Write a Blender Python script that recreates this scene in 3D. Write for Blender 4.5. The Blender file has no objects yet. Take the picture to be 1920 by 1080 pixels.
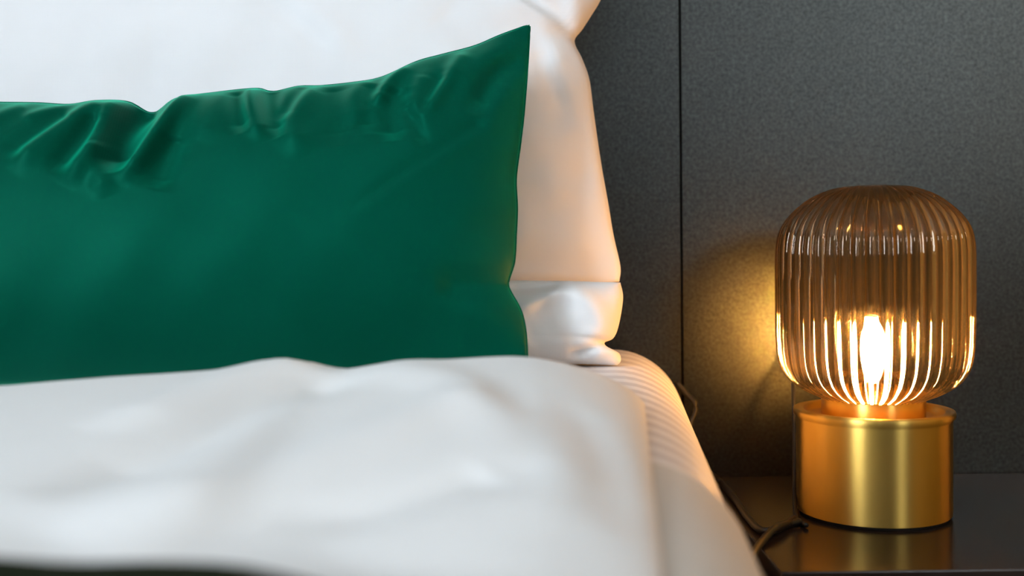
import bpy, bmesh, math, random
import numpy as np
from mathutils import Matrix, Vector

random.seed(4)
D = bpy.data
SC = bpy.context.scene
COL = SC.collection

# ------------------------------------------------------------------ camera
EYE = np.array((0.0, 0.0, 0.765))
FPX = 2000.0                                   # focal length, pixels of a 1920 wide frame
PITCH = math.atan(70 / FPX)
ROLL = math.radians(0.75)
r0 = np.array((1.0, 0, 0))
f0 = np.array((0, math.cos(PITCH), -math.sin(PITCH)))
u0 = np.array((0, math.sin(PITCH), math.cos(PITCH)))
RIGHT = r0 * math.cos(ROLL) - u0 * math.sin(ROLL)
UP = r0 * math.sin(ROLL) + u0 * math.cos(ROLL)
cam_d = D.cameras.new('camera')
cam = D.objects.new('camera', cam_d)
COL.objects.link(cam)
cam.matrix_world = Matrix(((RIGHT[0], UP[0], -f0[0], EYE[0]), (RIGHT[1], UP[1], -f0[1], EYE[1]),
                           (RIGHT[2], UP[2], -f0[2], EYE[2]), (0, 0, 0, 1)))
cam_d.sensor_width = 36
cam_d.lens = 36 * FPX / 1920
cam_d.clip_start = 0.01
cam_d.dof.use_dof = True
cam_d.dof.focus_distance = 1.06
cam_d.dof.aperture_fstop = (cam_d.lens / 1000) / 0.015
SC.camera = cam

# ------------------------------------------------------------------ world, daylight, exposure
w = D.worlds.new('daylight_sky')
SC.world = w
w.use_nodes = True
bg = w.node_tree.nodes['Background']
bg.inputs['Color'].default_value = (0.75, 0.86, 1.0, 1)
bg.inputs['Strength'].default_value = 0.15


def window_light(name, loc, target, sx, sy, power, color):
    l = D.lights.new(name, 'AREA')
    l.shape = 'RECTANGLE'
    l.size, l.size_y = sx, sy
    l.energy = power
    l.color = color
    o = D.objects.new(name, l)
    COL.objects.link(o)
    o.location = loc
    d = Vector(target) - Vector(loc)
    o.rotation_euler = d.to_track_quat('-Z', 'Z').to_euler()
    return o


window_light('daylight_left', (-2.20, -2.05, 1.675), (0, -2.05, 1.675), 2.4, 1.55, 510, (0.83, 0.91, 1.0))
window_light('daylight_behind', (2.30, -3.50, 2.235), (2.30, 0, 2.235), 1.0, 0.77, 85, (0.90, 0.95, 1.0))

SC.view_settings.view_transform = 'Standard'
SC.view_settings.look = 'None'
SC.view_settings.gamma = 1
SC.view_settings.use_curve_mapping = False
SC.view_settings.exposure = 0.0
SC.cycles.use_denoising = True
SC.cycles.max_bounces = 16
SC.cycles.transmission_bounces = 14
SC.cycles.transparent_max_bounces = 24
SC.cycles.glossy_bounces = 5
SC.cycles.diffuse_bounces = 4
SC.cycles.sample_clamp_indirect = 4.0
SC.cycles.caustics_refractive = True
SC.cycles.caustics_reflective = False
SC.cycles.blur_glossy = 0.5


# ------------------------------------------------------------------ geometry helpers
def pt(px, py, Y):
    """World point at depth Y seen at a point of the 1920x1080 photograph."""
    d = f0 + RIGHT * (px - 960) / FPX + UP * (540 - py) / FPX
    return EYE + d * (Y - EYE[1]) / d[1]


def on_plane(px, py, o, n):
    d = f0 + RIGHT * (px - 960) / FPX + UP * (540 - py) / FPX
    return EYE + d * (np.dot(o - EYE, n) / np.dot(d, n))


def proj(p):
    q = np.asarray(p) - EYE
    z = np.dot(q, f0)
    return 960 + FPX * np.dot(q, RIGHT) / z, 540 - FPX * np.dot(q, UP) / z


def mesh_obj(name, verts, faces, mat, parent=None, smooth=True):
    me = D.meshes.new(name)
    me.from_pydata([tuple(map(float, v)) for v in verts], [], faces)
    me.update()
    if smooth:
        me.polygons.foreach_set('use_smooth', [True] * len(me.polygons))
    me.materials.append(mat)
    o = D.objects.new(name, me)
    COL.objects.link(o)
    if parent is not None:
        o.parent = parent
        o.matrix_parent_inverse = parent.matrix_basis.inverted()
    bm = bmesh.new()
    bm.from_mesh(me)
    bmesh.ops.recalc_face_normals(bm, faces=bm.faces)
    bm.to_mesh(me)
    bm.free()
    return o


def box(name, lo, hi, mat, parent=None, bevel=0.0, seg=2):
    bm = bmesh.new()
    bmesh.ops.create_cube(bm, size=1)
    for v in bm.verts:
        for i in range(3):
            v.co[i] = lo[i] + (v.co[i] + 0.5) * (hi[i] - lo[i])
    if bevel:
        bmesh.ops.bevel(bm, geom=list(bm.edges), offset=bevel, segments=seg, affect='EDGES', profile=0.5)
    me = D.meshes.new(name)
    bm.to_mesh(me)
    bm.free()
    me.materials.append(mat)
    o = D.objects.new(name, me)
    COL.objects.link(o)
    if parent is not None:
        o.parent = parent
        o.matrix_parent_inverse = parent.matrix_basis.inverted()
    return o


def grid_faces(nu, nv, off=0, flip=False, wrap_u=False):
    f = []
    for i in range(nu if wrap_u else nu - 1):
        for j in range(nv - 1):
            a = off + i * nv + j
            b = off + ((i + 1) % nu) * nv + j
            q = (a, b, b + 1, a + 1)
            f.append(q[::-1] if flip else q)
    return f


def lathe(name, prof, cx, cy, mat, parent, n=96, close=False, ribs=None):
    """Revolve (radius, z) pairs about a vertical axis; ribs(i, a) scales the radius."""
    V, F = [], []
    m = len(prof)
    for k in range(n):
        a = 2 * math.pi * k / n
        for i, (r, z) in enumerate(prof):
            rr = r + (ribs(i, a) if ribs else 0)
            V.append((cx + rr * math.cos(a), cy + rr * math.sin(a), z))
    for k in range(n):
        k2 = (k + 1) % n
        for i in range(m if close else m - 1):
            j = (i + 1) % m
            F.append((k * m + i, k2 * m + i, k2 * m + j, k * m + j))
    o = mesh_obj(name, V, F, mat, parent)
    bm = bmesh.new()
    bm.from_mesh(o.data)
    bmesh.ops.remove_doubles(bm, verts=bm.verts, dist=1e-5)
    bmesh.ops.recalc_face_normals(bm, faces=bm.faces)
    bm.to_mesh(o.data)
    bm.free()
    o.data.polygons.foreach_set('use_smooth', [True] * len(o.data.polygons))
    return o


def catmull(P, n):
    """Smooth resampling of a polyline into n points, even in chord length."""
    P = np.asarray(P, float)
    ext = np.vstack((2 * P[0] - P[1], P, 2 * P[-1] - P[-2]))
    out = []
    for i in range(1, len(ext) - 2):
        p0, p1, p2, p3 = ext[i - 1:i + 3]
        for t in np.linspace(0, 1, 24, endpoint=False):
            out.append(0.5 * (2 * p1 + (p2 - p0) * t + (2 * p0 - 5 * p1 + 4 * p2 - p3) * t * t
                              + (3 * p1 - p0 - 3 * p2 + p3) * t ** 3))
    out.append(ext[-2])
    out = np.array(out)
    s = np.concatenate(([0], np.cumsum(np.linalg.norm(np.diff(out, axis=0), axis=1))))
    q = np.linspace(0, s[-1], n)
    return np.stack([np.interp(q, s, out[:, k]) for k in range(out.shape[1])], 1)


def tube(name, pts, rad, mat, parent=None, n=10, steps=None):
    P = catmull(pts, steps or len(pts) * 8)
    V, F = [], []
    m = len(P)
    up = np.array((0.13, 0.31, 0.94))
    for i in range(m):
        t = P[min(i + 1, m - 1)] - P[max(i - 1, 0)]
        t = t / np.linalg.norm(t)
        a = np.cross(t, up)
        a /= np.linalg.norm(a)
        b = np.cross(t, a)
        for k in range(n):
            c = 2 * math.pi * k / n
            V.append(P[i] + rad * (a * math.cos(c) + b * math.sin(c)))
    for i in range(m - 1):
        for k in range(n):
            k2 = (k + 1) % n
            F.append((i * n + k, i * n + k2, (i + 1) * n + k2, (i + 1) * n + k))
    F.append(tuple(range(n))[::-1])
    F.append(tuple((m - 1) * n + k for k in range(n)))
    return mesh_obj(name, V, F, mat, parent)


def fold_field(A, B, folds):
    """Sum of soft ridges and valleys: each is a polyline in (A, B) with width and height."""
    out = np.zeros_like(A)
    for line, wd, amp in folds:
        L = catmull(line, 24)
        best = np.full(A.shape, 1e9)
        par = np.zeros(A.shape)
        for k in range(len(L) - 1):
            p, q = L[k], L[k + 1]
            d = q - p
            t = np.clip(((A - p[0]) * d[0] + (B - p[1]) * d[1]) / (d @ d + 1e-12), 0, 1)
            dist = np.hypot(A - p[0] - t * d[0], B - p[1] - t * d[1])
            m = dist < best
            best = np.where(m, dist, best)
            par = np.where(m, (k + t) / (len(L) - 1), par)
        taper = np.clip(np.minimum(par * 6 + 0.45, (1 - par) * 4.5), 0, 1)
        out += amp * taper * np.exp(-(best / wd) ** 2)
    return out


def tag(o, label=None, cat=None, group=None, kind=None):
    for k, v in (('label', label), ('category', cat), ('group', group), ('kind', kind)):
        if v:
            o[k] = v
    return o


def empty(name, loc=(0, 0, 0)):
    o = D.objects.new(name, None)
    o.empty_display_size = 0.05
    COL.objects.link(o)
    o.location = loc
    o.matrix_basis = Matrix.Translation(loc)
    return o


# ------------------------------------------------------------------ materials
def new_mat(name):
    m = D.materials.new(name)
    m.use_nodes = True
    return m, m.node_tree.nodes, m.node_tree.links, m.node_tree.nodes['Principled BSDF']


def add_noise(N, L, scale, detail=4, stretch=None, rough=0.55):
    tc = N.new('ShaderNodeTexCoord')
    t = N.new('ShaderNodeTexNoise')
    t.inputs['Scale'].default_value = scale
    t.inputs['Detail'].default_value = detail
    t.inputs['Roughness'].default_value = rough
    if stretch:
        mp = N.new('ShaderNodeMapping')
        mp.inputs['Scale'].default_value = stretch
        L.new(tc.outputs['Object'], mp.inputs['Vector'])
        L.new(mp.outputs['Vector'], t.inputs['Vector'])
    else:
        L.new(tc.outputs['Object'], t.inputs['Vector'])
    return t


def ramp(N, L, src, stops):
    r = N.new('ShaderNodeValToRGB')
    e = r.color_ramp.elements
    e[0].position, e[0].color = stops[0][0], (*stops[0][1], 1)
    e[1].position, e[1].color = stops[-1][0], (*stops[-1][1], 1)
    for p, c in stops[1:-1]:
        x = e.new(p)
        x.color = (*c, 1)
    L.new(src, r.inputs['Fac'])
    return r


def fabric(name, c1, c2, rough=0.85, sheen=0.25, weave=1400, bump=0.12, stripes=None):
    m, N, L, b = new_mat(name)
    n = add_noise(N, L, 9, 3)
    b.inputs['Sheen Tint'].default_value = (*[min(1, x / max(c2)) for x in c2], 1)
    b.inputs['Specular Tint'].default_value = (*[min(1, x / max(c2)) for x in c2], 1)
    r = ramp(N, L, n.outputs['Fac'], ((0.3, c1), (0.7, c2)))
    colour = r.outputs['Color']
    b.inputs['Roughness'].default_value = rough
    b.inputs['Sheen Weight'].default_value = sheen
    b.inputs['Sheen Roughness'].default_value = 0.4
    b.inputs['Specular IOR Level'].default_value = 0.3
    tc = N.new('ShaderNodeTexCoord')
    waves = []
    for ax in ('X', 'Z'):
        wv = N.new('ShaderNodeTexWave')
        wv.bands_direction = ax
        wv.inputs['Scale'].default_value = weave / 6.28
        wv.inputs['Distortion'].default_value = 1.5
        L.new(tc.outputs['Object'], wv.inputs['Vector'])
        waves.append(wv)
    ad = N.new('ShaderNodeMath')
    L.new(waves[0].outputs['Fac'], ad.inputs[0])
    L.new(waves[1].outputs['Fac'], ad.inputs[1])
    bp = N.new('ShaderNodeBump')
    bp.inputs['Strength'].default_value = bump
    bp.inputs['Distance'].default_value = 0.0004
    L.new(ad.outputs[0], bp.inputs['Height'])
    L.new(bp.outputs['Normal'], b.inputs['Normal'])
    if stripes:
        wv = N.new('ShaderNodeTexWave')
        wv.bands_direction = 'Y'
        wv.inputs['Scale'].default_value = stripes
        L.new(tc.outputs['Object'], wv.inputs['Vector'])
        st = ramp(N, L, wv.outputs['Fac'], ((0.42, (0.80, 0.79, 0.80)), (0.58, (1, 1, 1))))
        mx = N.new('ShaderNodeMix')
        mx.data_type = 'RGBA'
        mx.blend_type = 'MULTIPLY'
        mx.inputs['Factor'].default_value = 1
        L.new(colour, mx.inputs[6])
        L.new(st.outputs['Color'], mx.inputs[7])
        colour = mx.outputs[2]
        rr = ramp(N, L, wv.outputs['Fac'], ((0.42, (0.5, 0.5, 0.5)), (0.58, (0.85, 0.85, 0.85))))
        L.new(rr.outputs['Color'], b.inputs['Roughness'])
    L.new(colour, b.inputs['Base Color'])
    return m


def plain(name, c, rough=0.5, metal=0.0, spec=0.5, noise=None, c2=None):
    m, N, L, b = new_mat(name)
    n = add_noise(N, L, noise or 20, 4)
    r = ramp(N, L, n.outputs['Fac'], ((0.3, c), (0.7, c2 or tuple(x * 0.9 for x in c))))
    L.new(r.outputs['Color'], b.inputs['Base Color'])
    b.inputs['Roughness'].default_value = rough
    b.inputs['Metallic'].default_value = metal
    b.inputs['Specular IOR Level'].default_value = spec
    return m


M_pillow = fabric('white_cotton', (0.80, 0.80, 0.81), (0.84, 0.84, 0.85), 0.8, 0.2)
M_duvet = fabric('duvet_cotton', (0.84, 0.84, 0.83), (0.87, 0.87, 0.86), 0.85, 0.15)
M_fitted = fabric('striped_sateen', (0.80, 0.79, 0.80), (0.84, 0.83, 0.84), 0.7, 0.1, stripes=9.5)
M_sheet = fabric('oatmeal_cotton', (0.60, 0.57, 0.52), (0.65, 0.62, 0.57), 0.85, 0.1)
M_green = fabric('green_sateen', (0.0003, 0.045, 0.026), (0.0006, 0.055, 0.032), 0.48, 0.80, bump=0.08)
M_green.node_tree.nodes['Principled BSDF'].inputs['Specular IOR Level'].default_value = 0.16
M_throw = fabric('dark_olive_wool', (0.007, 0.009, 0.005), (0.011, 0.014, 0.008), 0.95, 0.02, weave=700, bump=0.3)
M_throw.node_tree.nodes['Principled BSDF'].inputs['Specular IOR Level'].default_value = 0.05
M_base = fabric('grey_upholstery', (0.16, 0.16, 0.16), (0.2, 0.2, 0.2), 0.9, 0.2, weave=600)

# brass, spun: grooves run round the axis so that reflections stretch along it
M_brass, N, L, b = new_mat('spun_brass')
n = add_noise(N, L, 30, 5, (1, 1, 0.3))
r = ramp(N, L, n.outputs['Fac'], ((0.3, (0.86, 0.55, 0.12)), (0.7, (0.91, 0.61, 0.16))))
L.new(r.outputs['Color'], b.inputs['Base Color'])
b.inputs['Metallic'].default_value = 1
b.inputs['Roughness'].default_value = 0.42
b.inputs['Anisotropic'].default_value = 0.99
b.inputs['Anisotropic Rotation'].default_value = 0.25
tg = N.new('ShaderNodeTangent')
tg.direction_type = 'RADIAL'
tg.axis = 'Z'
L.new(tg.outputs['Tangent'], b.inputs['Tangent'])

# smoked amber glass: refracting body with clear share, darker where the view runs along the wall
def amber_glass(name, tint, share, rough=0.0, haze=0.0):
    m, N, L, b = new_mat(name)
    N.remove(b)
    out = N['Material Output']
    n = add_noise(N, L, 14, 2)
    c = ramp(N, L, n.outputs['Fac'], ((0.2, tint), (0.8, tuple(x * 0.97 for x in tint))))
    gl = N.new('ShaderNodeBsdfGlass')
    gl.inputs['IOR'].default_value = 1.47
    gl.inputs['Roughness'].default_value = rough
    tr = N.new('ShaderNodeBsdfTransparent')
    L.new(c.outputs['Color'], gl.inputs['Color'])
    L.new(c.outputs['Color'], tr.inputs['Color'])
    mx = N.new('ShaderNodeMixShader')
    mx.inputs['Fac'].default_value = share
    L.new(gl.outputs[0], mx.inputs[1])
    L.new(tr.outputs[0], mx.inputs[2])
    last = mx
    if haze:
        tl = N.new('ShaderNodeBsdfTranslucent')
        L.new(c.outputs['Color'], tl.inputs['Color'])
        last = N.new('ShaderNodeMixShader')
        last.inputs['Fac'].default_value = haze
        L.new(mx.outputs[0], last.inputs[1])
        L.new(tl.outputs[0], last.inputs[2])
    L.new(last.outputs[0], out.inputs['Surface'])
    return m


M_glass = amber_glass('smoked_amber_glass', (0.89, 0.79, 0.66), 0.20, 0.0, 0.0002)

M_bulb, N, L, b = new_mat('frosted_bulb_glass')
N.remove(b)
n = add_noise(N, L, 40, 2)
c = ramp(N, L, n.outputs['Fac'], ((0.2, (1.0, 0.94, 0.80)), (0.8, (0.98, 0.92, 0.78))))
tr, tl, gs = N.new('ShaderNodeBsdfTransparent'), N.new('ShaderNodeBsdfTranslucent'), N.new('ShaderNodeBsdfAnisotropic')
gs.inputs['Roughness'].default_value = 0.05
for q in (tr, tl):
    L.new(c.outputs['Color'], q.inputs['Color'])
m1, m2 = N.new('ShaderNodeMixShader'), N.new('ShaderNodeMixShader')
m1.inputs['Fac'].default_value = 0.0010
m2.inputs['Fac'].default_value = 0.03
L.new(tr.outputs[0], m1.inputs[1])
L.new(tl.outputs[0], m1.inputs[2])
L.new(m1.outputs[0], m2.inputs[1])
L.new(gs.outputs[0], m2.inputs[2])
L.new(m2.outputs[0], N['Material Output'].inputs['Surface'])

M_pane = amber_glass('window_glass', (0.98, 0.99, 0.99), 0.9)

M_glow, N, L, b = new_mat('glowing_filament')
b.inputs['Base Color'].default_value = (1, 0.7, 0.3, 1)
b.inputs['Emission Color'].default_value = (1.0, 0.58, 0.18, 1)
b.inputs['Emission Strength'].default_value = 7000

# wall panels: dark charcoal laminate with a fine leathery grain and a satin sheen
M_wall, N, L, b = new_mat('charcoal_laminate')
n = add_noise(N, L, 260, 6, None, 0.7)
n2 = add_noise(N, L, 5, 4)
r = ramp(N, L, n.outputs['Fac'], ((0.3, (0.026, 0.029, 0.028)), (0.72, (0.082, 0.088, 0.085))))
r2 = ramp(N, L, n2.outputs['Fac'], ((0.3, (0.86, 0.87, 0.87)), (0.7, (1, 1, 1))))
mx = N.new('ShaderNodeMix')
mx.data_type = 'RGBA'
mx.blend_type = 'MULTIPLY'
mx.inputs['Factor'].default_value = 1
L.new(r.outputs['Color'], mx.inputs[6])
L.new(r2.outputs['Color'], mx.inputs[7])
bp = N.new('ShaderNodeBump')
bp.inputs['Strength'].default_value = 0.10
bp.inputs['Distance'].default_value = 0.0006
L.new(n.outputs['Fac'], bp.inputs['Height'])
gl = N.new('ShaderNodeBsdfAnisotropic')
gl.distribution = 'BECKMANN'
gl.inputs['Roughness'].default_value = 0.39
L.new(mx.outputs[2], gl.inputs['Color'])
L.new(bp.outputs['Normal'], gl.inputs['Normal'])
df = N.new('ShaderNodeBsdfDiffuse')
df.inputs['Color'].default_value = (0.004, 0.004, 0.004, 1)
ads = N.new('ShaderNodeAddShader')
L.new(gl.outputs[0], ads.inputs[0])
L.new(df.outputs[0], ads.inputs[1])
L.new(ads.outputs[0], N['Material Output'].inputs['Surface'])
N.remove(b)

# nightstand: dark lacquered wood
M_wood, N, L, b = new_mat('dark_lacquered_wood')
n = add_noise(N, L, 12, 6, (1, 14, 14))
r = ramp(N, L, n.outputs['Fac'], ((0.3, (0.012, 0.008, 0.006)), (0.7, (0.022, 0.014, 0.010))))
L.new(r.outputs['Color'], b.inputs['Base Color'])
b.inputs['Roughness'].default_value = 0.20
b.inputs['Specular IOR Level'].default_value = 0.32

M_black = plain('black_rubber', (0.006, 0.0055, 0.0055), 0.42, 0, 0.35)
M_felt = plain('black_felt', (0.008, 0.007, 0.006), 0.95, 0, 0.2)
M_seam = plain('dark_gap', (0.008, 0.007, 0.006), 0.9)
M_paint = plain('warm_white_paint', (0.09, 0.088, 0.085), 0.9, 0, 0.3, 3)
M_ochre = plain('ochre_plaster', (0.66, 0.38, 0.11), 0.9, 0, 0.3, 3)
M_ceiling = plain('white_ceiling_paint', (0.84, 0.84, 0.83), 0.9, 0, 0.3, 3)
M_floor = plain('oak_floor', (0.075, 0.045, 0.028), 0.5, 0, 0.4, 6, (0.05, 0.03, 0.018))
M_frame = plain('white_window_frame', (0.7, 0.7, 0.69), 0.4)

# ------------------------------------------------------------------ room shell
WY = 1.262                                     # face of the panelled wall
XL, XR, YF, HC = -2.1, 3.6, -3.4, 2.7
tag(box('floor', (XL - 0.2, YF - 0.2, -0.1), (XR + 0.2, WY + 0.2, 0), M_floor), kind='structure')
tag(box('ceiling', (XL - 0.2, YF - 0.2, HC), (XR + 0.2, WY + 0.2, HC + 0.1), M_ceiling), kind='structure')
tag(box('wall_right', (XR, YF - 0.2, 0), (XR + 0.1, WY + 0.2, HC), M_ochre), kind='structure')


def wall_with_hole(name, lo, hi, axis, a0, a1, z0, z1):
    """Box wall with a rectangular window hole, axis = 0 or 1 is the running direction."""
    parts = []

    def piece(s0, s1, zz0, zz1):
        l, h = list(lo), list(hi)
        l[axis], h[axis], l[2], h[2] = s0, s1, zz0, zz1
        parts.append((l, h))
    piece(lo[axis], a0, lo[2], hi[2])
    piece(a1, hi[axis], lo[2], hi[2])
    piece(a0, a1, lo[2], z0)
    piece(a0, a1, z1, hi[2])
    V, F = [], []
    for l, h in parts:
        k = len(V)
        V += [(x, y, z) for x in (l[0], h[0]) for y in (l[1], h[1]) for z in (l[2], h[2])]
        F += [tuple(k + i for i in q) for q in ((0, 1, 3, 2), (4, 6, 7, 5), (0, 4, 5, 1), (2, 3, 7, 6), (0, 2, 6, 4), (1, 5, 7, 3))]
    return tag(mesh_obj(name, V, F, M_paint, None, False), kind='structure')


wall_with_hole('wall_left', (XL - 0.1, YF - 0.2, 0), (XL, WY + 0.2, HC), 1, -3.25, -0.85, 0.90, 2.45)
wall_with_hole('wall_front', (XL, YF - 0.1, 0), (XR, YF, HC), 0, 1.80, 2.80, 1.85, 2.62)


def window(name, axis, pos, a0, a1, z0, z1):
    """Casement with two leaves: a frame, a mullion and two panes."""
    def b3(a, bb, za, zb, d0, d1):
        l, h = [0, 0, za], [0, 0, zb]
        l[axis], h[axis] = a, bb
        l[1 - axis], h[1 - axis] = pos + d0, pos + d1
        return l, h
    t = 0.07
    V, F = [], []
    mid = (a0 + a1) / 2
    for a, bb, za, zb in ((a0, a0 + t, z0, z1), (a1 - t, a1, z0, z1), (a0 + t, a1 - t, z0, z0 + t), (a0 + t, a1 - t, z1 - t, z1),
                          (mid - 0.06, mid + 0.06, z0 + t, z1 - t)):
        l, h = b3(a, bb, za, zb, -0.03, 0.03)
        k = len(V)
        V += [(x, y, z) for x in (l[0], h[0]) for y in (l[1], h[1]) for z in (l[2], h[2])]
        F += [tuple(k + i for i in q) for q in ((0, 1, 3, 2), (4, 6, 7, 5), (0, 4, 5, 1), (2, 3, 7, 6), (0, 2, 6, 4), (1, 5, 7, 3))]
    fr = tag(mesh_obj(name, V, F, M_frame, None, False), kind='structure')
    for a, bb in ((a0 + t, mid - 0.06), (mid + 0.06, a1 - t)):
        l, h = b3(a, bb, z0 + t, z1 - t, -0.004, 0.004)
        box('pane', l, h, M_pane, fr)


window('window_1', 1, XL - 0.05, -3.25, -0.85, 0.90, 2.45)
window('window_2', 0, YF - 0.05, 1.80, 2.80, 1.85, 2.62)

tag(box('reflector_pilaster', (0.86, WY - 0.20, 0), (1.10, WY + 0.018, HC), M_ochre, None, 0.004), kind='structure')  # unseen ochre pilaster, added so the brass base has something warm to reflect

# the panelled wall behind the bed: a backing and panels with narrow open joints
wb = tag(box('wall_back', (XL - 0.2, WY + 0.018, 0), (XR + 0.2, WY + 0.12, HC), M_seam), kind='structure')
seam_top, seam_bot = pt(1274.5, 0, WY), pt(1279.5, 700, WY)
SX = (seam_top[0] + seam_bot[0]) / 2
PW = 1.22
edges = [SX - 2 * PW, SX - PW, SX, SX + PW, XR]
for a, bb in zip(edges[:-1], edges[1:]):
    box('panel', (a + 0.0011, WY, 0.0), (bb - 0.0011, WY + 0.0175, HC), M_wall, wb, 0.0005, 1)

# ------------------------------------------------------------------ bed
# mattress with its fitted sheet: profile swept towards the foot, slightly turned and sinking
MR = 0.08
MSL, MSX = 0.05, 0.078
top0 = pt(1148, 645, 1.255)[2]
sx0 = pt(1263, 719, 1.255)[0] - MR * math.cos(math.radians(24))      # where the shoulder starts to bend


def mat_top(Y):
    return top0 - MSL * (1.255 - Y)


def mat_sx(Y):
    return sx0 - MSX * (1.255 - Y)


def bed_profile(Y, off=0.0, x_left=-1.5, depth=0.21):
    z, sx = mat_top(Y), mat_sx(Y)
    P = [(x, z + off) for x in np.linspace(x_left, sx - 0.004, 30)]
    for a in np.linspace(90, 0, 14):
        P.append((sx + (MR + off) * math.cos(math.radians(a)), z - MR + (MR + off) * math.sin(math.radians(a))))
    for q in np.linspace(0.15, 1, 6):
        P.append((sx + MR + off, z - MR - q * (depth - MR)))
    return P


bed = empty('bed', (-0.6, 0.2, 0.0))
tag(bed, 'bed with white striped fitted sheet, seen at its rounded right corner by the wall', 'bed')
V, nY = [], 0
ys = np.concatenate((np.linspace(1.255, 1.20, 8), np.linspace(1.15, -0.8, 40)))
for Y in ys:
    prof = bed_profile(Y)
    inset = 0.0
    if Y > 1.20:                                                       # the head end is rounded too
        inset = 0.02 * (1 - math.sqrt(max(0, 1 - ((Y - 1.20) / 0.0555) ** 2)))
    for x, z in prof:
        V.append((x - (inset if x > 0 else 0), Y, z - inset))
m = len(bed_profile(0))
F = grid_faces(len(ys), m)
F.append(tuple(range(m)))
F.append(tuple((len(ys) - 1) * m + k for k in range(m))[::-1])
F += [((i + 1) * m, i * m, i * m + m - 1, (i + 1) * m + m - 1) for i in range(len(ys) - 1)]
mesh_obj('fitted_sheet', V, F, M_fitted, bed)
MB = mat_top(-0.8) - 0.21
box('bed_frame', (-1.48, -0.78, 0.10), (mat_sx(-0.8) + 0.02, 1.24, MB - 0.002), M_base, bed, 0.02, 3)
for lx in (-1.40, -0.05):
    for ly in (-0.70, 1.15):
        box('leg', (lx - 0.03, ly - 0.03, 0), (lx + 0.03, ly + 0.03, 0.101), M_wood, bed, 0.004)

# flat sheet, its hem across the bed just before the duvet's end
SHEET_Y = 0.685
V = []
ys = np.concatenate(((SHEET_Y, SHEET_Y - 0.001), np.linspace(SHEET_Y - 0.004, -0.75, 50)))
for i, Y in enumerate(ys):
    sag = 0.02 * (1.0 - i / len(ys))
    for x, z in bed_profile(Y, 0.004, -1.45, 0.19):
        V.append((x, Y - 0.0 * sag, z))
for i, Y in enumerate(ys):
    for x, z in bed_profile(Y, 0.0008, -1.45, 0.19):
        V.append((x, Y, z))
m = len(bed_profile(0))
nY = len(ys)
F = grid_faces(nY, m) + grid_faces(nY, m, nY * m, True)
F += [(k, k + 1, nY * m + k + 1, nY * m + k) for k in range(m - 1)]
sheet = mesh_obj('flat_sheet', V, F, M_sheet)
tag(sheet, 'pale oatmeal flat sheet hanging over the bed side below the duvet', 'sheet')

# duvet
RIDGE_Y, HEAD_Y = 0.80, 0.875
sil = [(-900, 770), (-400, 748), (-150, 736), (0, 728), (100, 719), (200, 711), (300, 705), (400, 698), (470, 690), (530, 685), (575, 686),
       (610, 693), (640, 696), (700, 690), (800, 681), (900, 674), (960, 670), (1000, 669), (1060, 671), (1130, 676), (1300, 690)]
SILP = np.array([pt(x, y, RIDGE_Y) for x, y in sil])
CREST = lambda x: np.interp(x, SILP[:, 0], SILP[:, 2])


def duvet_end(Y):
    return pt(1213, 800, 0.78)[0] - 0.105 * (0.78 - Y)


def plane_xy(px, py, z=None):
    z = EYE[2] - 0.11 if z is None else z
    p = on_plane(px, py, np.array((0, 0, z)), np.array((0, 0, 1.0)))
    return p[:2]


def duvet_px(lst):
    """Lines on the duvet's sloping top."""
    o = np.array((0, RIDGE_Y, EYE[2] - 0.088))
    n = np.array((0, -0.14, 1.0))
    return [on_plane(x, y, o, n)[:2] for x, y in lst]


d_folds = [
    (duvet_px([(575, 686), (500, 700), (420, 722), (300, 760), (180, 800)]), 0.026, 0.0049),
    (duvet_px([(640, 700), (500, 745), (330, 830), (60, 925)]), 0.028, -0.0105),
    (duvet_px([(900, 760), (650, 850), (380, 940), (100, 985)]), 0.030, 0.0070),
    (duvet_px([(930, 900), (700, 960), (500, 1010)]), 0.022, -0.0056),
    (duvet_px([(700, 690), (830, 730), (960, 800), (1050, 900), (1090, 1020)]), 0.026, 0.0056),
    (duvet_px([(930, 740), (1000, 830), (980, 960)]), 0.020, -0.0049),
    (duvet_px([(1080, 760), (1130, 860), (1150, 1000)]), 0.020, -0.0042),
]


def duvet_top(X, Y, folds=True):
    c = CREST(X)
    d = np.where(Y < RIDGE_Y, (Y - RIDGE_Y), 0)
    near = np.clip((0.44 - Y), 0, None)
    z = c + d * 0.145 + near * 0.10
    if folds:
        z = z + fold_field(X, Y, d_folds)
    return z


nx, ny = 150, 130
tx = np.concatenate((np.linspace(-1.42, -0.6, 18)[:-1], np.linspace(-0.6, -0.02, 70)[:-1] ,))
u_r = 1 - np.cos(np.linspace(0, math.pi / 2, 46))
ys = np.concatenate((HEAD_Y - (HEAD_Y - RIDGE_Y) * (1 - np.cos(np.linspace(0, math.pi / 2, 22))),
                     np.linspace(RIDGE_Y - 0.006, 0.30, 80), np.linspace(0.28, -0.7, 24)))
cols = len(tx) + 46
X = np.zeros((cols, len(ys)))
Y = np.tile(ys, (cols, 1))
EX = np.ones_like(X)
for j, yy in enumerate(ys):
    xe = duvet_end(yy)
    base = np.clip(tx, None, xe - 0.10)
    t = np.linspace(0, 1, 46)
    xr = (xe - 0.13) + 0.13 * np.sin(t * math.pi / 2)
    # left columns squeezed to keep the order
    xs = np.interp(np.linspace(0, 1, len(tx)), np.linspace(0, 1, len(tx)), tx)
    xs = -1.42 + (xs + 1.42) * ((xe - 0.13 - 0.008 + 1.42) / (tx[-1] + 1.42))
    X[:len(tx), j] = xs
    X[len(tx):, j] = xr
    EX[len(tx):, j] = np.sqrt(np.clip(1 - ((xr - xe + 0.13) / 0.13) ** 2.3, 0, 1))
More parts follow.
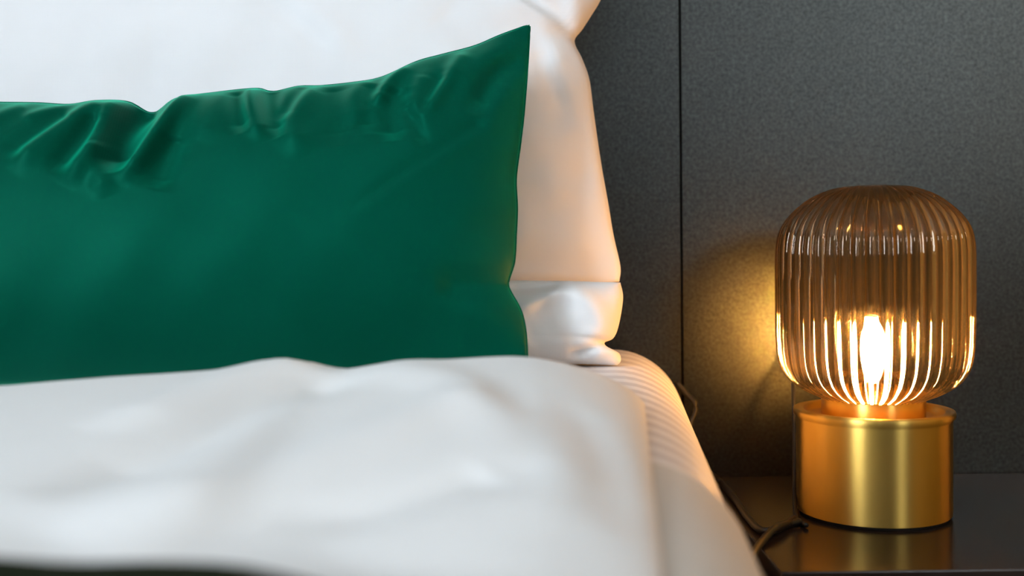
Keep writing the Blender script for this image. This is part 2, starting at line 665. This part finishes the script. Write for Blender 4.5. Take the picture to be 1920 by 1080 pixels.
EY = np.where(Y > RIDGE_Y, np.sqrt(np.clip(1 - ((Y - RIDGE_Y) / (HEAD_Y - RIDGE_Y)) ** 2, 0, 1)), 1)


def bed_surface(Xq, Yq, off):
    z = top0 - MSL * (1.255 - Yq)
    sx = sx0 - MSX * (1.255 - Yq)
    dx = np.clip(Xq - sx, 0, MR * 0.98)
    return z - MR + np.sqrt(MR ** 2 - dx ** 2) + off


ZB = bed_surface(X, Y, 0.0052)
ZT = np.maximum(duvet_top(X, Y), ZB + 0.012)
Z = ZB + 0.001 + (ZT - ZB) * EX * EY
V = np.stack((X, Y, Z), -1).reshape(-1, 3)
VB = np.stack((X, Y, ZB), -1).reshape(-1, 3)
nv = len(ys)
F = grid_faces(cols, nv) + grid_faces(cols, nv, cols * nv, True)
rim = [(i, 0) for i in range(cols)] + [(cols - 1, j) for j in range(1, nv)] + [(i, nv - 1) for i in range(cols - 2, -1, -1)] + [(0, j) for j in range(nv - 2, 0, -1)]
rid = [i * nv + j for i, j in rim]
F += [(rid[k], rid[(k + 1) % len(rid)], cols * nv + rid[(k + 1) % len(rid)], cols * nv + rid[k]) for k in range(len(rid))]
duvet = mesh_obj('duvet', np.vstack((V, VB)), F, M_duvet)
tag(duvet, 'thick white duvet folded back below the green cushion, softly rumpled', 'duvet')

# dark throw across the foot of the duvet, near the viewer
thr = [(-500, 1050), (-200, 1042), (0, 1036), (150, 1035), (300, 1040), (450, 1052), (560, 1064), (650, 1080), (760, 1110), (860, 1170)]
TH = 0.014
E = []
for px, py in thr:
    lo_, hi_ = 0.05, 0.8
    for _ in range(40):
        mid = (lo_ + hi_) / 2
        p = pt(px, py, mid)
        zz = float(duvet_top(np.array([p[0]]), np.array([mid]))[0]) + TH
        if p[2] > zz:
            lo_ = mid
        else:
            hi_ = mid
    E.append(pt(px, py, lo_)[:2])
E = catmull([(x, E[0][1] - 0.004) for x in np.linspace(-1.2, E[0][0] - 0.08, 9)] + [tuple(e) for e in E], 90)
s = np.concatenate((0.03 * (1 - np.cos(np.linspace(0, math.pi / 2, 10))), np.linspace(0.05, 1, 26)))
TX = np.repeat(E[:, :1], len(s), 1)
TY = E[:, 1:] - s[None, :] * (E[:, 1:] + 0.55)
ef = np.minimum(1.0, np.arange(len(E))[::-1] / 8)[:, None]
te = np.sqrt(np.clip(1 - np.clip(1 - s[None, :] / 0.03, 0, None) ** 2, 0, 1)) * np.sqrt(ef * (2 - ef))
zd = np.maximum(duvet_top(TX, TY), bed_surface(TX, TY, 0.0172))
V = np.stack((TX, TY, zd + 0.0025 + (TH - 0.002) * te), -1).reshape(-1, 3).tolist()
VB = np.stack((TX, TY, zd + 0.0022), -1).reshape(-1, 3).tolist()
nv, nu = len(s), len(E)
F = grid_faces(nu, nv) + grid_faces(nu, nv, nu * nv, True)
rim = [(i, 0) for i in range(nu)] + [(nu - 1, j) for j in range(1, nv)] + [(i, nv - 1) for i in range(nu - 2, -1, -1)] + [(0, j) for j in range(nv - 2, 0, -1)]
rid = [i * nv + j for i, j in rim]
F += [(rid[k], rid[(k + 1) % len(rid)], nu * nv + rid[(k + 1) % len(rid)], nu * nv + rid[k]) for k in range(len(rid))]
throw = mesh_obj('bed_throw', V + VB, F, M_throw)
tag(throw, 'dark olive throw lying over the near end of the white duvet', 'throw')


# ------------------------------------------------------------------ pillows
def pillow(name, mat, Yb, Yt, zb, zt, bottom, right, top, left, thick, folds, nu=150, nv=110, parent=None,
           pu=2.6, pv=2.2, ex=0.62, back=1.0, seam=None, seam_mat=None, noise_amp=0.0, ku=1.0, kv=1.0):
    """A stuffed case on a leaning mid plane. Outlines run bottom L-R, right B-T, top L-R, left B-T."""
    o = np.array((0, Yb, zb))
    T = np.array((0, Yt - Yb, zt - zb))
    T /= np.linalg.norm(T)
    S = np.array((1.0, 0, 0))
    Nn = np.cross(S, T)                                 # towards the viewer
    if Nn[1] > 0:
        Nn = -Nn

    def loc(lst):
        out = []
        for x, y in lst:
            p = on_plane(x, y, o, Nn) - o
            out.append((p @ S, p @ T))
        return out
    B_, R_, T_, L_ = (loc(c) for c in (bottom, right, top, left))
    B_, T_ = catmull(B_, nu), catmull(T_, nu)
    R_, L_ = catmull(R_, nv), catmull(L_, nv)
    u = np.linspace(0, 1, nu)[:, None, None]
    v = np.linspace(0, 1, nv)[None, :, None]
    # cosine spacing near the ends
    ru = np.linspace(0, 1, nu)
    c00, c10, c01, c11 = B_[0], B_[-1], T_[0], T_[-1]
    ur, vr = u[:, 0], v[0, :]
    dB = (B_ - (1 - ur) * c00 - ur * c10)[:, None, :]
    dT = (T_ - (1 - ur) * c01 - ur * c11)[:, None, :]
    dL = (L_ - (1 - vr) * c00 - vr * c01)[None, :, :]
    dR = (R_ - (1 - vr) * c10 - vr * c11)[None, :, :]
    P = ((1 - u) * (1 - v) * c00 + u * (1 - v) * c10 + (1 - u) * v * c01 + u * v * c11
         + dB * (1 - v) ** kv + dT * v ** kv + dL * (1 - u) ** ku + dR * u ** ku)
    A, Bc = P[..., 0], P[..., 1]
    U = np.abs(2 * u[..., 0] - 1)
    Vv = np.abs(2 * v[..., 0] - 1)
    fat = (np.clip(1 - U ** pu, 0, 1) ** ex) * (np.clip(1 - Vv ** pv, 0, 1) ** ex)
    edge = np.clip(1 - U ** 14, 0, 1) * np.clip(1 - Vv ** 14, 0, 1)
    ff = fold_field(A, Bc, [(loc(l), wd, am) for l, wd, am in folds])
    if noise_amp:
        ff = ff + noise_amp * (np.sin(A * 43 + Bc * 17 + 1.3) * np.sin(Bc * 31 - A * 11) + 0.6 * np.sin(A * 71 - Bc * 53))
    hf = thick * fat + ff * np.clip(edge * 1.0 + 0.0, 0, 1) + 0.0012
    hb = thick * back * fat + 0.0012
    base = o + A[..., None] * S + Bc[..., None] * T
    front = base + hf[..., None] * Nn
    rear = base - hb[..., None] * Nn
    VV = np.vstack((front.reshape(-1, 3), rear.reshape(-1, 3)))
    F = grid_faces(nu, nv) + grid_faces(nu, nv, nu * nv, True)
    rim = [(i, 0) for i in range(nu)] + [(nu - 1, j) for j in range(1, nv)] + [(i, nv - 1) for i in range(nu - 2, -1, -1)] + [(0, j) for j in range(nv - 2, 0, -1)]
    rid = [i * nv + j for i, j in rim]
    F += [(rid[k], rid[(k + 1) % len(rid)], nu * nv + rid[(k + 1) % len(rid)], nu * nv + rid[k]) for k in range(len(rid))]
    ob = mesh_obj(name, VV, F, mat, parent)
    if seam:
        pts = [base[i, j] for i, j in rim[::3]]
        tube('seam_piping', pts + [pts[0]], seam, seam_mat or mat, ob, 6, len(pts) * 2)
    return ob


# upright white pillow against the wall
zA = pt(1000, 560, 1.15)[2]
zB = pt(1000, -250, 1.19)[2]
upright = pillow(
    'pillow', M_pillow, 1.150, 1.190, zA, zB,
    bottom=[(-620, 560), (-200, 556), (200, 552), (600, 545), (900, 540), (1080, 536), (1161, 528)],
    right=[(1161, 528), (1163, 500), (1150, 440), (1140, 380), (1126, 300), (1113, 210), (1105, 150), (1092, 112), (1077, 78), (1092, 55),
           (1110, 27), (1126, 0), (1140, -40), (1150, -100), (1152, -200)],
    top=[(-620, -200), (-200, -215), (300, -230), (800, -225), (1152, -200)],
    left=[(-620, 560), (-640, 300), (-640, 100), (-620, -200)],
    thick=0.050, back=0.85, pu=7.0, ku=2.0,
    folds=[
        ([(1077, 78), (1040, 40), (1000, 15), (940, -20)], 0.010, -0.014),
        ([(1077, 78), (1060, 40), (1045, -10), (1040, -70)], 0.008, -0.006),
        ([(1085, 50), (1075, 0), (1085, -60)], 0.011, 0.011),
        ([(1074, 92), (1040, 60), (985, 30), (935, 2)], 0.009, 0.009),
        ([(1005, 110), (1035, 175), (1072, 255)], 0.011, -0.008),
        ([(1062, 120), (1085, 190), (1095, 270), (1105, 380)], 0.010, -0.004),
        ([(1040, 100), (1072, 160), (1085, 230)], 0.010, 0.004),
        ([(490, -10), (560, 50), (640, 125)], 0.012, -0.004),
        ([(520, 0), (600, 50), (690, 130)], 0.014, 0.003),
        ([(316, -20), (316, 90), (316, 200)], 0.004, -0.0012),
        ([(830, 40), (880, 80), (930, 130)], 0.018, -0.004),
        ([(1000, 300), (1050, 330), (1120, 345)], 0.014, -0.0030),
        ([(975, 250), (1020, 300), (1060, 400)], 0.016, 0.0035),
        ([(1098, 130), (1108, 220), (1116, 320), (1130, 420)], 0.006, 0.0030),
        ([(1100, 420), (1125, 460), (1150, 505)], 0.010, -0.0040),
        ([(1010, 60), (1040, 110), (1060, 150)], 0.008, 0.0040),
        ([(930, 518), (1010, 516), (1090, 520), (1160, 518)], 0.006, 0.004),
        ([(960, 440), (1040, 455), (1130, 470)], 0.022, 0.004),
    ], seam=None, noise_amp=0.0006)
tag(upright, 'large upright white pillow behind the green cushion, its upper corner pinched', 'pillow')

# flat white pillow lying below it
zA = pt(1000, 690, 1.088)[2]
zB = pt(1000, 520, 1.125)[2]
flat = pillow(
    'pillow', M_pillow, 1.088, 1.105, zA, zB,
    bottom=[(-640, 701), (-200, 696), (300, 690), (800, 684), (1000, 682), (1100, 683), (1158, 685)],
    right=[(1158, 685), (1164, 676), (1160, 662), (1138, 650), (1134, 642), (1150, 634), (1160, 610), (1168, 560), (1163, 530)],
    top=[(-640, 545), (-200, 542), (300, 536), (800, 530), (960, 527), (1080, 528), (1163, 530)],
    left=[(-640, 701), (-650, 650), (-650, 600), (-640, 545)],
    thick=0.045, back=1.1, pv=2.4, ex=0.5, nv=90, nu=190, pu=10, ku=9.0, kv=1.0,
    folds=[
        ([(1137, 646), (1115, 653), (1085, 666), (1065, 668)], 0.005, -0.014),
        ([(1050, 548), (1088, 562), (1120, 592), (1127, 622), (1112, 642), (1082, 662)], 0.012, 0.012),
        ([(1160, 655), (1130, 666), (1100, 678)], 0.009, 0.006),
        ([(955, 548), (1000, 545), (1062, 536)], 0.006, -0.011),
        ([(975, 590), (1020, 568), (1062, 549)], 0.007, 0.007),
        ([(985, 640), (1040, 600), (1085, 585)], 0.022, -0.006),
    ])
tag(flat, 'low white pillow lying flat on the mattress, its creased open end beside the cushion', 'pillow')

# green cushion leaning on them
zA = pt(500, 712, 0.975)[2]
zB = pt(500, 100, 1.055)[2]
green = pillow(
    'cushion', M_green, 0.975, 1.055, zA, zB,
    bottom=[(-420, 728), (-100, 724), (200, 718), (500, 710), (800, 702), (988, 690)],
    right=[(988, 690), (988, 665), (985, 620), (976, 582), (956, 545), (953, 528), (964, 490), (967, 440), (969, 390), (967, 335), (975, 270),
           (983, 200), (989, 120), (993, 47)],
    top=[(-420, 205), (-200, 196), (-60, 191), (0, 193), (70, 194), (130, 197), (180, 190), (240, 192), (287, 213), (330, 186), (400, 175),
         (480, 167), (512, 173), (560, 163), (600, 162), (660, 156), (715, 146), (780, 117), (830, 103), (890, 87), (940, 66), (993, 47)],
    left=[(-420, 728), (-430, 560), (-430, 380), (-420, 205)],
    thick=0.058, back=0.6, nu=320, nv=190, pu=5.0, pv=2.2, ex=0.75, ku=3.0, kv=2.0,
    folds=[
        ([(140, 200), (105, 222), (68, 250)], 0.008, 0.0045),
        ([(208, 198), (170, 238), (120, 295), (70, 355)], 0.013, 0.0100),
        ([(231, 196), (224, 250), (216, 310), (170, 385)], 0.010, 0.0120),
        ([(219, 300), (228, 350), (245, 405)], 0.010, 0.0060),
        ([(290, 208), (264, 250), (250, 300), (262, 360)], 0.016, -0.0180),
        ([(150, 228), (105, 275), (45, 330)], 0.012, -0.0080),
        ([(205, 235), (185, 285), (140, 360)], 0.009, -0.0090),
        ([(60, 205), (30, 235), (0, 270)], 0.010, 0.0050),
        ([(366, 182), (342, 250), (310, 315), (262, 380)], 0.009, 0.0140),
        ([(356, 285), (342, 335), (325, 390)], 0.014, -0.0100),
        ([(430, 185), (420, 240), (400, 300)], 0.016, 0.0040),
        ([(474, 172), (490, 230), (516, 300)], 0.009, 0.0085),
        ([(450, 180), (462, 230), (478, 285)], 0.009, -0.0080),
        ([(514, 170), (526, 230), (546, 295)], 0.010, -0.0090),
        ([(597, 172), (574, 225), (566, 270), (592, 330)], 0.012, 0.0075),
        ([(576, 172), (560, 215), (545, 255)], 0.008, -0.0060),
        ([(630, 172), (640, 235), (655, 310)], 0.016, -0.0060),
        ([(690, 155), (680, 200), (690, 260)], 0.012, 0.0050),
        ([(760, 130), (734, 175), (712, 225)], 0.008, 0.0095),
        ([(705, 170), (694, 220), (705, 285)], 0.010, -0.0070),
        ([(748, 185), (742, 235), (748, 300)], 0.014, -0.0110),
        ([(873, 105), (838, 180), (790, 255)], 0.009, 0.0085),
        ([(832, 160), (812, 205), (790, 245)], 0.006, -0.0065),
        ([(800, 160), (785, 210), (782, 250)], 0.008, 0.0040),
        ([(770, 225), (785, 262), (806, 305)], 0.006, -0.0050),
        ([(920, 240), (810, 325), (660, 436)], 0.007, -0.0032),
        ([(908, 258), (800, 342), (650, 450)], 0.009, 0.0024),
        ([(985, 118), (940, 145), (910, 195), (893, 240)], 0.010, -0.0095),
        ([(978, 80), (905, 130), (850, 195)], 0.014, 0.0060),
        ([(960, 170), (930, 215), (915, 270)], 0.010, 0.0040),
        ([(955, 535), (900, 545), (820, 550)], 0.012, -0.0050),
    ], seam=0.0013, noise_amp=0.0007)
tag(green, 'emerald green sateen cushion with creased seam leaning against the white pillows', 'cushion')

# ------------------------------------------------------------------ nightstand
LY = 1.08
lc = pt(1637, 961, LY)
LX, NZ = lc[0], lc[2]
ns = empty('nightstand', (0.62, 1.06, 0))
tag(ns, 'dark lacquered nightstand beside the bed, carrying the brass lamp', 'nightstand')
nx0, nx1 = 0.222, 0.86
nyf = 0.884
box('table_top', (nx0, nyf, NZ - 0.022), (nx1, WY - 0.002, NZ), M_wood, ns, 0.0012, 2)
box('side_panel', (nx0 + 0.004, nyf + 0.02, 0.06), (nx0 + 0.024, WY - 0.004, NZ - 0.0225), M_wood, ns, 0.001)
box('side_panel', (nx1 - 0.024, nyf + 0.02, 0.06), (nx1 - 0.004, WY - 0.004, NZ - 0.0225), M_wood, ns, 0.001)
box('back_panel', (nx0 + 0.025, WY - 0.016, 0.06), (nx1 - 0.025, WY - 0.006, NZ - 0.0225), M_wood, ns)
box('bottom_panel', (nx0 + 0.025, nyf + 0.022, 0.06), (nx1 - 0.025, WY - 0.017, 0.08), M_wood, ns)
for z0, z1 in ((0.085, 0.27), (0.275, NZ - 0.026)):
    dr = box('drawer', (nx0 + 0.026, nyf + 0.004, z0), (nx1 - 0.026, nyf + 0.022, z1), M_wood, ns, 0.001)
    kx, kz = (nx0 + nx1) / 2, (z0 + z1) / 2
    kn = lathe('knob', [(0, 0), (0.006, 0), (0.006, 0.012), (0.013, 0.016), (0.013, 0.024), (0.010, 0.026), (0, 0.026)], 0, 0, M_brass, dr, 24)
    kn.matrix_parent_inverse = dr.matrix_basis.inverted()
    kn.location = (kx, nyf + 0.004, kz)
    kn.rotation_euler = (math.pi / 2, 0, 0)
for lx in (nx0 + 0.03, nx1 - 0.03):
    for ly in (nyf + 0.04, WY - 0.04):
        box('leg', (lx - 0.015, ly - 0.015, 0), (lx + 0.015, ly + 0.015, 0.0605), M_wood, ns)

# ------------------------------------------------------------------ lamp
PX = LY / FPX                                   # metres for one pixel at the lamp's axis
PR = PX * 0.947                                 # the same for widths, seen off axis


def zpx(y):
    return NZ + (961 - y) * PX


lamp = empty('table_lamp', (LX, LY, NZ))
tag(lamp, 'lit table lamp with ribbed smoked amber glass shade on a round brass base', 'lamp')
BR = 148 * PR
zt = zpx(763)
lathe('foot', [(0, NZ + 0.0003), (BR - 0.003, NZ + 0.0003), (BR - 0.003, NZ + 0.003), (0, NZ + 0.003)], LX, LY, M_felt, lamp, 96)
lathe('base', [(0, NZ + 0.003), (BR - 0.001, NZ + 0.003), (BR, NZ + 0.004), (BR, zt - 0.010), (BR + 0.0008, zt - 0.008), (BR + 0.0026, zt - 0.006),
               (BR + 0.0030, zt - 0.0025), (BR + 0.0022, zt - 0.0004), (BR + 0.0005, zt), (BR - 0.006, zt), (BR - 0.0075, zt - 0.001),
               (BR - 0.0085, zt - 0.004), (BR - 0.0095, zt - 0.0065), (BR - 0.012, zt - 0.007), (0.001, zt - 0.007), (0, zt - 0.007)],
      LX, LY, M_brass, lamp, 160)
CR = 99 * PR
zc = zpx(741)
lathe('collar', [(CR, zt - 0.0068), (CR, zc - 0.001), (CR - 0.001, zc), (CR - 0.003, zc), (CR - 0.004, zc - 0.002), (CR - 0.004, zt - 0.0068)],
      LX, LY, M_brass, lamp, 128, True)

# ribbed shade
prof_px = [(0, 344.0), (20, 344.2), (45, 345.5), (79, 350), (117, 365), (147, 387), (168, 409), (180, 431), (185, 455), (186.5, 490), (186.5, 575), (185.5, 630),
           (183, 662), (176, 688), (160, 710), (134, 728), (104, 741), (96, 746), (92, 752)]
outer = catmull([(r_ * PR, zpx(y_)) for r_, y_ in prof_px], 64)
outer[:, 0] = np.clip(outer[:, 0], 0, None)
NR = 46
# inner wall: a few millimetres in
tan = np.gradient(outer, axis=0)
tan /= np.linalg.norm(tan, axis=1)[:, None]
nrm = np.stack((-tan[:, 1], tan[:, 0]), 1)
if nrm[32][0] < 0:
    nrm = -nrm
WALL = 0.0042
inner = outer - nrm * WALL
inner[:, 0] = np.clip(inner[:, 0], 0, None)
prof = [tuple(p) for p in outer] + [tuple(p) for p in inner[::-1]]
NO = len(outer)


def rib(i, a):
    r_ = prof[i][0]
    fade = min(1.0, max(0.0, (r_ - 0.006) / 0.07))
    if i < NO:
        return 0.0050 * fade * (abs(math.cos(a * NR / 2)) ** 0.75 - 0.78)
    return -0.0010 * fade * (abs(math.cos(a * NR / 2)) - 0.6)


lathe('glass_shade', prof, LX, LY, M_glass, lamp, NR * 10, True, rib)

# bulb with glowing core, held by a socket
bz = zpx(735)
lathe('socket', [(0, zt - 0.0068), (0.019, zt - 0.0068), (0.019, zpx(752)), (0.016, bz - 0.001), (0, bz - 0.001)], LX, LY, M_brass, lamp, 48)
bulb = lathe('bulb', catmull([(0.0, bz), (0.013, bz), (0.0135, zpx(722)), (0.019, zpx(700)), (0.026, zpx(668)), (0.0275, zpx(640)), (0.024, zpx(605)),
                              (0.014, zpx(578)), (0.0, zpx(568))], 44), LX, LY, M_bulb, lamp, 48)
lathe('filament', catmull([(0.0, zpx(716)), (0.006, zpx(712)), (0.0100, zpx(690)), (0.0125, zpx(655)), (0.0110, zpx(622)), (0.006, zpx(600)), (0.0, zpx(596))], 30),
      LX, LY, M_glow, bulb, 32)

# cords: all leave the back left of the base
CRD = 0.0036


def tz(px, py, r_=CRD):
    p = on_plane(px, py, np.array((0, 0, NZ + r_ + 0.0004)), np.array((0, 0, 1.0)))
    return p


A = [pt(1268, 716, 1.250), pt(1286, 738, 1.247), pt(1303, 756, 1.243), pt(1302, 775, 1.240), pt(1293, 800, 1.235), pt(1296, 838, 1.22), pt(1318, 876, 1.20)]
A = [np.maximum(p, (-9, -9, NZ + CRD + 0.0004)) for p in A]
tube('cord', A + [tz(1352, 905), tz(1380, 938), tz(1400, 968), tz(1425, 993), tz(1452, 993), tz(1478, 983), tz(1500, 978)], CRD, M_black, lamp, 10, 120)
q = tz(1488, 972)
tube('cord', [tz(1404, 1062), tz(1412, 1040), tz(1428, 1016), tz(1452, 998) + (0, 0, 0.0035), tz(1474, 986) + (0, 0, 0.002), q], CRD, M_black, lamp, 10, 60)
tube('cord', [pt(1487, 655, 1.24), pt(1488, 740, 1.19), pt(1490, 830, 1.15), pt(1490, 895, 1.12), pt(1490, 928, 1.10), tz(1493, 972, 0.0026), tz(1512, 985, 0.0026)],
     0.0024, M_black, lamp, 10, 60)
